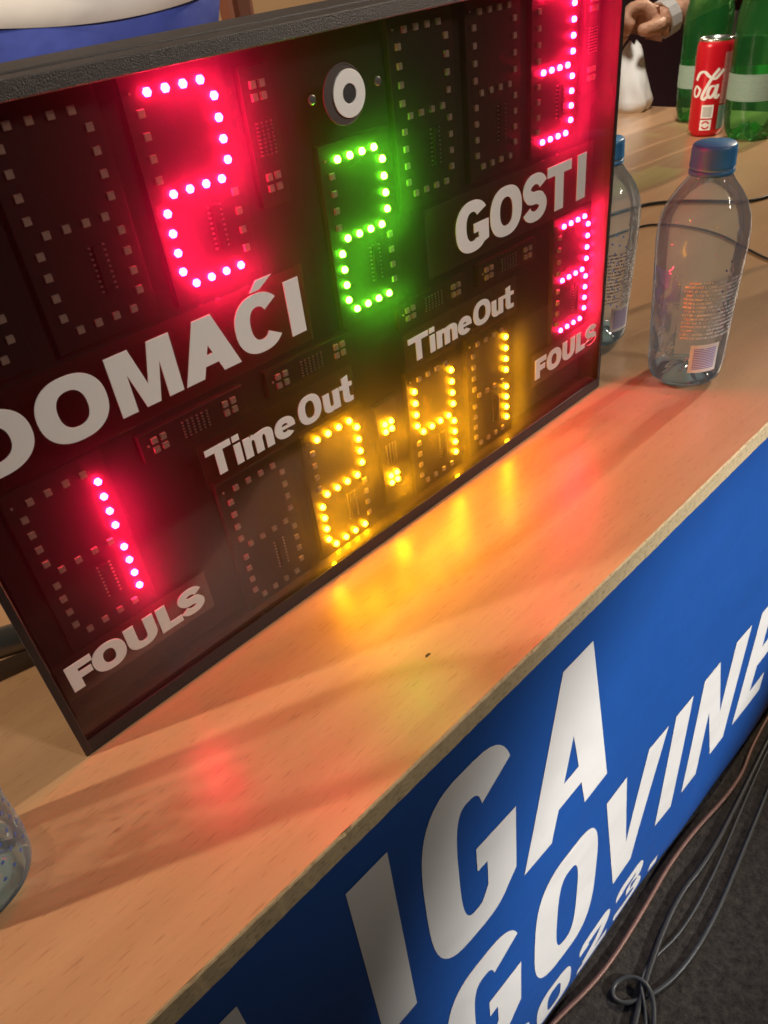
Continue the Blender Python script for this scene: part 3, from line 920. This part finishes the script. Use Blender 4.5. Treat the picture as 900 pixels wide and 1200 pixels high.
WB = [(.60, .04), (.68, .10), (.735, .22), (.75, .45), (.755, .8), (.775, 1.4), (.80, 2.0), (.825, 2.5), (.84, 2.85), (.832, 3.1), (.79, 3.32), (.70, 3.54), (.57, 3.74), (.44, 3.90), (.365, 4.02), (.34, 4.10), (.335, 4.30)]
def wb_r(h):
    for (r0, h0), (r1, h1) in zip(WB[:-1], WB[1:]):
        if h0 <= h <= h1: return r0 + (r1 - r0) * (h - h0) / (h1 - h0)
    return WB[-1][0]
def petal(a, r, h):
    k = max(0, 1 - h / .35)
    return r * (1 - .06 * k * (1 + cos(5 * a)) / 2), h * (1 if h < .03 else 1)
def water_bottle(loc, label_, front=90, rot=0.0, level=.55):
    b = empty('water_bottle', loc, label_, 'bottle', 'plastic water bottles on the table')
    b.rotation_euler = (0, 0, radians(rot))
    link('body', lathe_mesh('body', WB, 48, petal), 'clear_plastic', b)
    # thick moulded base with a pushed-up centre
    base = [(.0, .26), (.14, .24), (.30, .16), (.44, .06), (.54, .0), (.60, .012), (.66, .085), (.70, .14)]
    def ribs(a, r, h):
        return r, h + (.05 * (1 + cos(5 * a)) / 2 if .1 < r < .62 else 0)
    link('base', lathe_mesh('base', [(max(r, .004), h) for r, h in base], 60, ribs), 'base_plastic', b)
    if level:
        wp = [(.004, level)] + [(wb_r(level) - .03, level), (wb_r(level) - .02, level - .02)] + [(.70, .40), (.66, .22), (.5, .20), (.3, .26), (.004, .30)]
        link('water', lathe_mesh('water', wp, 40), 'water', b)
    def ridge(a, r, h):
        return (r * (1 + .012 * (1 if (int(a * 60 / pi)) % 2 else -1)) if .3 < r and 4.18 < h < 4.45 else r), h
    cap = link('cap', lathe_mesh('cap', [(.385, 4.14), (.392, 4.16), (.392, 4.19), (.385, 4.20), (.385, 4.45), (.375, 4.50), (.345, 4.53), (.004, 4.535)], 120, ridge), 'cap_blue', b)
    link('cap_ring', lathe_mesh('cap_ring', [(.36, 4.03), (.395, 4.035), (.395, 4.10), (.36, 4.12)], 40), 'cap_blue', cap)
    f = front
    curved_patch('printed_text', wb_r, f + 40, f - 42, 1.15, 2.35, 'text_white', b)
    curved_patch('printed_logo', wb_r, f + 110, f + 45, .75, 2.45, 'text_blue', b)
    bl = curved_patch('barcode_label', wb_r, f + 22, f - 22, .42, 1.02, 'print_white', b, .006, 12, 6)
    curved_patch('barcode', wb_r, f + 17, f - 17, .50, .96, 'bars_violet', bl, .011, 12, 6)
    mb = MB()
    for i in range(5):
        for j in range(9):
            a = radians(f - 52 - i * 13 - (j % 2) * 6); h = .55 + j * .21
            r = wb_r(h) + .006
            c = L(r * cos(a), h, r * sin(a)); tx = L(-sin(a), 0, cos(a)); up = L(0, 1, 0)
            mb.add([c + .026 * (cos(q) * tx + sin(q) * up) for q in [2 * pi * k / 8 for k in range(8)]], [tuple(range(8))])
    d = link('printed_dots', mb.mesh('printed_dots'), 'print_blue', b); tag(d, kind='stuff')
    return b
wb0 = water_bottle(W(10.18, 0, 1.26), 'clear water bottle with blue cap standing alone right of the scoreboard', 128, level=0)
wb0.scale = (1.04, 1.04, 1.05)
water_bottle(W(10.77, 0, -1.38), 'clear water bottle half hidden behind the right edge of the scoreboard', 100, level=0)
water_bottle(W(-5.62, 0, .66), 'water bottle cut off by the left edge, in front of the scoreboard corner', 118, level=0)

# green bottles
GB = [(.80, .10), (.92, .30), (.97, .55), (.98, 1.0), (.98, 1.9), (.96, 2.0), (.98, 2.1), (.98, 3.4), (.99, 3.7), (.95, 4.2), (.83, 4.8), (.66, 5.4), (.48, 5.9), (.36, 6.25), (.33, 6.4), (.33, 6.6)]
def gb_r(h):
    for (r0, h0), (r1, h1) in zip(GB[:-1], GB[1:]):
        if h0 <= h <= h1: return r0 + (r1 - r0) * (h - h0) / (h1 - h0)
    return .33
def feet(a, r, h):
    k = max(0, 1 - h / .7)
    q = (1 + cos(5 * a)) / 2
    return r * (1 - .22 * k * (1 - q)), h
def green_bottle(loc, label_, sc=1.0):
    b = empty('green_bottle', loc, label_, 'bottle', 'green plastic bottles on the table')
    b.scale = (sc, sc, sc)
    link('body', lathe_mesh('body', GB, 60, feet), 'green_plastic', b)
    def foot2(a, r, h):
        q = (1 + cos(5 * a)) / 2
        return r, h + .30 * (1 - q) * (1 if r > .15 else .5)
    link('base', lathe_mesh('base', [(.004, .34), (.25, .24), (.45, .06), (.62, .0), (.74, .03), (.80, .10)], 60, foot2), 'green_plastic', b)
    lb = curved_patch('label_band', gb_r, 0, 360, 1.42, 2.30, 'print_green', b, .012, 48, 4)
    curved_patch('label_text', gb_r, 200, 20, 1.50, 2.22, 'text_green', lb, .018, 24, 4)
    cp = link('cap', lathe_mesh('cap', [(.37, 6.42), (.38, 6.45), (.38, 6.75), (.35, 6.8), (.004, 6.8)], 40), 'cap_blue', b)
    return b
green_bottle(W(32.55, 0, -9.95), 'green plastic bottle directly behind the red can', 1.02)
green_bottle(W(30.2, 0, -6.5), 'green plastic bottle at the right edge, right of the red can', 1.08)

# drink can
can = empty('drink_can', W(30.25, 0, -8.42), 'slim red soft drink can with white script, between two green bottles', 'can')
CR = .655
def can_r(h): return CR
can.scale = (1.07, 1.07, 1.05)
link('body', lathe_mesh('body', [(.46, .0), (.50, .0), (.56, .10), (CR, .26), (CR, 3.18), (.63, 3.28), (.585, 3.36)], 48), 'can_red', can)
link('lid', lathe_mesh('lid', [(.585, 3.36), (.60, 3.40), (.60, 3.44), (.575, 3.45), (.55, 3.42), (.54, 3.36), (.004, 3.35)], 48), 'aluminium', can)
tabm = MB(); tabm.box((-.13, 3.36, -.30), (.13, 3.39, .12)); link('tab', tabm.mesh('tab', False, .02 * S), 'aluminium', can)
CF = 152     # angle that faces the camera
def on_can(path, wd, name='script', mat='print_white'):
    """stroke drawn on the unrolled can wall: x in units along the wall (viewer's left to right), y height"""
    mb = MB()
    vsl = []
    P = catmull(path, 8)
    n = len(P)
    for i, (x, y) in enumerate(P):
        x0, y0 = P[max(i - 1, 0)]; x1, y1 = P[min(i + 1, n - 1)]
        dx, dy = x1 - x0, y1 - y0; q = math.hypot(dx, dy) or 1
        w = wd * (.55 + .45 * abs(dy / q)) / 2
        for sg in (-1, 1):
            xx, yy = x - dy / q * w * sg, y + dx / q * w * sg
            a = radians(CF) - xx / CR
            vsl.append(L((CR + .008) * cos(a), yy, (CR + .008) * sin(a)))
    mb.add(vsl, [(2 * i, 2 * i + 1, 2 * i + 3, 2 * i + 2) for i in range(n - 1)])
    return link(name, mb.mesh(name, True), mat, can)
# tail of the script "Cola" as it shows on the near wall
on_can([(-.62, 2.05), (-.50, 2.30), (-.30, 2.36), (-.10, 2.20), (.10, 2.12), (.28, 2.28), (.40, 2.42)], .13)
on_can([(.22, 2.46), (.02, 2.20), (-.16, 1.85), (-.30, 1.50), (-.22, 1.40), (-.10, 1.52)], .12)
on_can([(-.42, 1.75), (-.58, 1.85), (-.68, 1.65), (-.60, 1.48), (-.46, 1.55), (-.40, 1.78)], .10)
on_can([(.14, 1.86), (-.02, 1.84), (-.10, 1.60), (.0, 1.46), (.14, 1.62), (.22, 1.90), (.18, 1.55), (.24, 1.44), (.34, 1.56)], .12)
bl = curved_patch('barcode_label', can_r, CF + 22, CF - 16, .72, 1.20, 'print_white', can, .007, 10, 3)
curved_patch('barcode', can_r, CF + 17, CF - 11, .78, 1.14, 'bars_grey', bl, .011, 10, 3)
sy = curved_patch('symbol_panel', can_r, CF + 22, CF - 14, .20 + .08, .66, 'print_white', can, .007, 10, 3)
for k in range(2):
    mb = MB(); vsl = []
    for i in range(13):
        t = radians(20 + 180 * k + 140 * i / 12)
        for rr in (.10, .155):
            a = radians(CF + 4) - rr * cos(t) / CR
            vsl.append(L((CR + .012) * cos(a), .47 + rr * sin(t), (CR + .012) * sin(a)))
    mb.add(vsl, [(2 * i, 2 * i + 1, 2 * i + 3, 2 * i + 2) for i in range(12)])
    link('arrow', mb.mesh('arrow'), 'can_red', sy)
curved_patch('pale_panel', can_r, CF - 34, CF - 78, .28, 1.15, 'print_green', can, .007, 10, 3)
curved_patch('printed_text', can_r, CF - 34, CF - 80, 1.22, 3.0, 'text_pink', can, .007, 10, 6)

# ================================================================ CABLES, TUBE
CAB = [
    ('table_cable', 'thin black cable lying across the table behind the lone water bottle', 'cable_black', .055,
     [W(13.5, .06, -6.6), W(17, .06, -6.4), W(20.2, .06, -5.75), W(21.1, .06, -4.9), W(21.6, .06, -3.7), W(21.9, .06, -2.7), W(23.0, .06, -2.3), W(25.5, .06, -1.9), W(29, .06, -1.2)]),
    ('table_cable', 'thin dark cable on the table, nearest the lone water bottle', 'cable_black', .035,
     [W(14, .04, -5.4), W(18.3, .04, -4.75), W(19.0, .04, -3.95), W(18.9, .04, -2.3), W(17.9, .04, -.85), W(17.3, .04, .1), W(17.2, .04, 1.2)]),
]
for nm, lb, mt, r, pts in CAB:
    o = link(nm, tube_mesh(nm, pts, r * S, 8), mt); tag(o, lb, 'cable', 'cables on the table')
FV = -16.9
def F(u, z, h=.0): return W(u, FV + h, z)
FC = [
    ('copper-coloured cable running along the foot of the blue banner', 'cable_copper', .11, [F(-2, 2.9, .12), F(2.76, 3.42, .12), F(4.8, 3.78, .12), F(7, 3.72, .12), F(10.0, 3.5, .14), F(13.5, 3.9, .14), F(15.4, 3.5, .14), F(20, 3.3, .14)]),
    ('grey cable curving on the floor into a small loop by the banner', 'cable_grey', .10, [F(22, 4.4, .11), F(17.5, 4.2, .11), F(14.2, 4.7, .11), F(10.8, 5.15, .11), F(8.6, 5.42, .11), F(6.9, 5.45, .11), F(5.7, 5.25, .11), F(4.7, 4.75, .11), F(4.55, 4.3, .11), F(5.0, 4.15, .14), F(5.5, 4.5, .22), F(5.45, 5.1, .30), F(4.7, 5.6, .11), F(3.2, 6.2, .11)]),
    ('thin grey cable lying on the floor between banner and looped cable', 'cable_grey', .07, [F(21, 3.7, .07), F(16.2, 3.95, .07), F(12.8, 4.35, .07), F(10.0, 4.75, .07), F(7.6, 4.9, .07), F(6.2, 4.6, .07), F(5.4, 4.7, .2), F(4.9, 5.2, .25), F(4.0, 5.7, .07)]),
    ('thick black cable on the floor nearest the blue banner', 'cable_black', .14, [F(23, 3.6, .14), F(17, 3.75, .14), F(13.2, 4.15, .14), F(10.2, 4.4, .14), F(8.2, 4.25, .14), F(5.0, 4.9, .14), F(2, 6.0, .14)]),
]
for lb, mt, r, pts in FC:
    o = link('floor_cable', tube_mesh('floor_cable', pts, r * .66 * S, 10), mt); tag(o, lb, 'cable', 'cables on the floor')

# dark metal tube lying behind the left corner of the board
tu = empty('metal_tube', W(-4.6, .28, -2.6), 'dark grey metal tube with small holes behind the left end of the scoreboard', 'tube')
P0, P1 = L(-2.6, .55, -.9), L(1.7, .02, .25)
link('shaft', tube_mesh('shaft', [P0, P0.lerp(P1, .5) + L(0, .03, 0), P1], .24 * S, 20, 2), 'dark_steel', tu)
dirv = (P1 - P0).normalized()
side = Vector((-.35, -.6, .72)); side = (side - dirv * side.dot(dirv)).normalized()
for k, f_ in enumerate((.58, .70)):
    c = P0.lerp(P1, f_) + side * .238 * S
    s2 = dirv.cross(side)
    mb = MB(); mb.add([c + side * .012 * S + .05 * S * (cos(q) * dirv + sin(q) * s2) for q in [2 * pi * i / 10 for i in range(10)]], [tuple(range(10))])
    link('hole', mb.mesh('hole'), 'hole_black', tu)

# ================================================================ PEOPLE
def skin_mesh(name, verts, edges, mat, parent, sub=2, root=0):
    """verts: list of (pos, rx, ry)"""
    me = bpy.data.meshes.new(name)
    me.from_pydata([tuple(v[0]) for v in verts], edges, [])
    o = link(name, me, mat, parent)
    o.modifiers.new('skin', 'SKIN')
    sk = me.skin_vertices[0].data
    for i, v in enumerate(verts):
        sk[i].radius = (v[1], v[2]); sk[i].use_root = (i == root)
    ss = o.modifiers.new('smooth', 'SUBSURF'); ss.levels = sub; ss.render_levels = sub
    o.modifiers['skin'].use_smooth_shade = True
    return o

def chain(V, E, start, pts):
    prev = start
    for p in pts:
        V.append(p); k = len(V) - 1
        if prev is not None: E.append((prev, k))
        prev = k
    return prev

# standing person behind the board (metres, local to the feet; x along the table, -y towards the viewer)
ps = empty('person', W(9.9, -16.9, -22.6), 'person in a white shirt and blue shorts standing behind the scoreboard', 'person')
ps.rotation_euler = (0, 0, radians(-38))
Vv = lambda x, y, z: Vector((x, y, z))
V, E = [], []
hip = chain(V, E, None, [(Vv(0, 0, .98), .16, .12)])
ch = chain(V, E, hip, [(Vv(0, 0, 1.12), .155, .115), (Vv(0, 0, 1.30), .17, .12), (Vv(0, 0, 1.46), .15, .10), (Vv(0, 0, 1.56), .06, .06), (Vv(0, -.02, 1.66), .075, .09), (Vv(0, -.02, 1.78), .07, .085)])
shd = 3
for s_ in (-1, 1):
    chain(V, E, shd, [(Vv(s_ * .20, 0, 1.46), .06, .06), (Vv(s_ * .28, -.04, 1.24), .045, .045), (Vv(s_ * .12, -.24, 1.26 + .03 * s_), .034, .034), (Vv(-s_ * .02, -.25, 1.28 + .03 * s_), .04, .028)])
    chain(V, E, hip, [(Vv(s_ * .11, 0, .88), .095, .10), (Vv(s_ * .12, -.01, .52), .06, .06), (Vv(s_ * .12, .02, .12), .04, .04), (Vv(s_ * .13, -.10, .04), .045, .035)])
skin_mesh('body', V, E, 'skin', ps, 2)
# shirt: lofted rings, hem slightly flared with folds
def loft(name, rings, mat, parent, seg=40, wob=0.0, thick=.004):
    vs, fs = [], []
    for j, (cx, cy, z, rx, ry) in enumerate(rings):
        for k in range(seg):
            a = 2 * pi * k / seg
            w = 1 + wob * sin(5 * a + j * .35) * (.4 + .6 * sin(3 * a + 1))
            vs.append(Vector((cx + rx * w * cos(a), cy + ry * w * sin(a), z + (.012 * sin(2 * a + .8) if j == 0 else 0))))
    for j in range(len(rings) - 1):
        for k in range(seg):
            q = (k + 1) % seg
            fs.append((j * seg + k, j * seg + q, (j + 1) * seg + q, (j + 1) * seg + k))
    o = link(name, pydata(name, vs, fs, True), mat, parent)
    md = o.modifiers.new('thick', 'SOLIDIFY'); md.thickness = thick; md.offset = 1
    return o
loft('shirt', [(0, 0, 1.094, .246, .178), (0, 0, 1.12, .242, .175), (0, 0, 1.20, .232, .166), (0, 0, 1.32, .225, .160), (0, 0, 1.44, .225, .145), (0, 0, 1.52, .15, .11), (0, 0, 1.56, .085, .08)], 'shirt_white', ps, 96, .045)
for s_ in (-1, 1):
    me = tube_mesh('sleeve', [Vv(s_ * .15, 0, 1.49), Vv(s_ * .22, 0, 1.44), Vv(s_ * .255, -.015, 1.34), Vv(s_ * .275, -.035, 1.27)], .078, 16, 2)
    link('sleeve', me, 'shirt_white', ps)
loft('shorts', [(0, 0, .86, .215, .158), (0, 0, .95, .212, .155), (0, 0, 1.05, .226, .164), (0, 0, 1.085, .236, .172), (0, 0, 1.15, .22, .16)], 'shorts_blue', ps, 48, .02)
for s_ in (-1, 1):
    loft('shorts_leg', [(s_ * .125, 0, .60, .118, .13), (s_ * .12, 0, .72, .112, .13), (s_ * .112, 0, .90, .108, .14)], 'shorts_blue', ps, 32, .03)
for s_ in (-1, 1):
    link('shoe', tube_mesh('shoe', [Vv(s_ * .12, .06, .05), Vv(s_ * .125, -.02, .055), Vv(s_ * .13, -.15, .04), Vv(s_ * .13, -.20, .035)], [.05, .05, .045, .035], 12, 2), 'shoe', ps)
loft('hair', [(0, -.005, 1.70, .092, .108), (0, 0, 1.78, .098, .112), (0, 0, 1.84, .085, .095), (0, 0, 1.875, .04, .05), (0, 0, 1.88, .004, .004)], 'hair', ps, 24)

# seated person beyond the right end of the table: dark maroon jacket, hand with a watch resting over a napkin
pt = empty('person', W(41.5, -16.9, -17.5), 'person in a dark maroon top with a wrist watch, at the far table end', 'person')
def Q(u, v, z): return L(u - 41.5, v + 16.9, z + 17.5)
V, E = [], []
hip = chain(V, E, None, [(Q(44.5, -5.5, -18.5), .15, .15)])
c = chain(V, E, hip, [(Q(44.2, -1.5, -18.3), .15, .13), (Q(43.8, 3, -18.2), .17, .13), (Q(43.6, 6, -18.2), .15, .10), (Q(43.4, 8.0, -18.2), .06, .06), (Q(43.0, 10, -18.2), .08, .08), (Q(43.0, 12.6, -18.2), .075, .08)])
chain(V, E, hip, [(Q(40.5, -6.0, -16.5), .08, .08), (Q(36.5, -6.6, -16.0), .06, .06), (Q(37, -15.0, -16.0), .04, .04), (Q(35, -16.2, -16.0), .045, .03)])
chain(V, E, hip, [(Q(41.0, -6.0, -20.5), .08, .08), (Q(37.5, -6.6, -20.5), .06, .06), (Q(38, -15.0, -20.5), .04, .04), (Q(36, -16.2, -20.5), .045, .03)])
# far arm hangs down
chain(V, E, 3, [(Q(44.0, 5.6, -22.5), .06, .06), (Q(44.2, .5, -23.3), .045, .045), (Q(42.0, -3.6, -22.0), .035, .035), (Q(40.6, -4.6, -21.0), .04, .03)])
# near arm: shoulder, elbow, wrist, fist seen from the thumb side
P0 = (34.25, 3.55, -14.05)
def Hn(r, d, c):     # right, down, towards the viewer of the fist
    return Q(P0[0] + .7015 * r - .488 * d - .52 * c, P0[1] - .106 * r - .792 * d + .60 * c, P0[2] + .7047 * r + .366 * d + .61 * c)
sh = chain(V, E, 3, [(Q(43.0, 5.8, -14.6), .062, .062), (Hn(5.2, -3.0, -.6), .05, .05), (Hn(3.0, -1.7, -.3), .040, .040), (Hn(1.75, -.80, -.1), .034, .030), (Hn(.95, -.30, 0), .032, .029), (Hn(.18, .0, .0), .040, .036)])
palm = sh
for (c_, d_) in ((.62, -.10), (.12, -.30), (-.38, -.22), (-.85, .02)):
    chain(V, E, palm, [(Hn(-.10, -.52 + d_ * .3, c_), .0165, .0165), (Hn(-.88, -.28 + d_ * .3, c_ + .06), .0145, .0145), (Hn(-1.06, .22 + d_ * .2, c_ + .08), .0128, .0128), (Hn(-.62, .50, c_ + .06), .0108, .0108)])
chain(V, E, palm - 1, [(Hn(.50, .42, .66), .0175, .0175), (Hn(-.05, .78, .92), .0150, .0150), (Hn(-.58, .78, .90), .0120, .0120)])
skin_mesh('body', V, E, 'skin', pt, 2)
loft_pts = [(Q(44.5, -6.0, -18.5), .165, .165), (Q(44.2, -1.5, -18.3), .175, .155), (Q(43.8, 3, -18.2), .19, .15), (Q(43.6, 6, -18.2), .17, .12), (Q(43.4, 7.3, -18.2), .085, .085)]
V, E = [], []
k0 = chain(V, E, None, loft_pts[:1]); chain(V, E, k0, loft_pts[1:])
chain(V, E, 3, [(Q(43.0, 5.8, -14.6), .078, .078), (Q(40.6, 4.6, -12.2), .064, .064), (Q(39.2, 4.4, -12.35), .056, .056)])
chain(V, E, 3, [(Q(44.0, 5.6, -22.5), .078, .078), (Q(44.2, .5, -23.3), .062, .062), (Q(42.3, -3.0, -22.2), .05, .05)])
skin_mesh('jacket', V, E, 'jacket_maroon', pt, 2)
V, E = [], []
k0 = chain(V, E, None, [(Q(44.5, -6.2, -18.5), .15, .15)])
chain(V, E, k0, [(Q(40.5, -6.0, -16.5), .092, .092), (Q(36.5, -6.6, -16.0), .074, .074), (Q(37, -15.4, -16.0), .06, .06)])
chain(V, E, k0, [(Q(41.0, -6.0, -20.5), .092, .092), (Q(37.5, -6.6, -20.5), .074, .074), (Q(38, -15.4, -20.5), .06, .06)])
skin_mesh('trousers', V, E, 'trousers_dark', pt, 2)
hr = bpy.data.objects.new('hair', lathe_mesh('hair', [(1.75, 0), (1.95, .8), (1.9, 1.7), (1.5, 2.5), (.8, 2.9), (.01, 3.0)], 24)); COL.objects.link(hr)
hr.data.materials.append(MATS['hair']); hr.parent = pt; hr.location = Q(43.1, 10.6, -18.2)
# watch bracelet
wa, wb_ = Hn(1.30, -.52, -.05), Hn(.84, -.23, 0)
dd = (wb_ - wa).normalized()
sx = dd.cross(Vector((0, 0, 1))).normalized(); sy_ = sx.cross(dd)
wt = None
vs, fs = [], []
for (tt, r) in ((0, .0335), (0, .0375), (1, .0375), (1, .0335)):
    for k in range(24):
        a = 2 * pi * k / 24
        vs.append(wa.lerp(wb_, tt) + r * (1 + .03 * (k % 2)) * (cos(a) * sx * 1.05 + sin(a) * sy_ * .95))
for i in range(4):
    for k in range(24):
        q = (k + 1) % 24; j = (i + 1) % 4
        fs.append((i * 24 + k, i * 24 + q, j * 24 + q, j * 24 + k))
link('watch_strap', pydata('watch_strap', vs, fs), 'watch_steel', pt)
# chair under the seated person
chr_ = empty('chair', W(44.5, -16.9, -18.5), 'dark chair under the person in maroon', 'chair')
box('seat', (-4.4, 7.2, -4.6), (4.2, 7.9, 4.6), 'trousers_dark', chr_, .006)
box('backrest', (4.0, 8.0, -4.4), (4.6, 18, 4.4), 'trousers_dark', chr_, .006)
for a in (-4, 4):
    for c_ in (-4.2, 4.2):
        link('leg', tube_mesh('leg', [L(a, 7.3, c_), L(a, 0, c_)], .3 * S, 10, 0), 'leg_metal', chr_)

# white napkin bundle under the hand
vs, fs = [], []
seg, rows = 40, 14
for j in range(rows + 1):
    t = j / rows
    for k in range(seg):
        a = 2 * pi * k / seg
        r = (.95 * (1 - t) ** .62 + .14) * (1 + .08 * sin(3 * a + 3 * t) + .05 * sin(7 * a - 5 * t + .7) + .025 * sin(13 * a + 9 * t)) * (1 - .25 * max(0, .15 - t) / .15)
        vs.append(L(r * .95 * cos(a) + .25 * t + .06 * sin(9 * t), (2.7 + .3 * sin(2 * a)) * t, r * 1.15 * sin(a) - .2 * t))
for j in range(rows):
    for k in range(seg):
        q = (k + 1) % seg
        fs.append((j * seg + k, (j + 1) * seg + k, (j + 1) * seg + q, j * seg + q))
fs.append(tuple(range(seg))); fs.append(tuple(reversed(range(rows * seg, (rows + 1) * seg))))
nk = link('paper_napkin', pydata('paper_napkin', vs, fs, True), 'napkin', None, W(33.75, .0, -14.15))
tag(nk, 'crumpled white paper napkin under the hand at the far table end', 'napkin')

# reddish brown post far behind the board
po = box('post', (-.9, 0, -.9), (.9, 50, .9), 'post_red', None, .02, W(30.0, -16.9, -40.5)); tag(po, 'reddish brown post behind the top edge of the scoreboard', 'post')
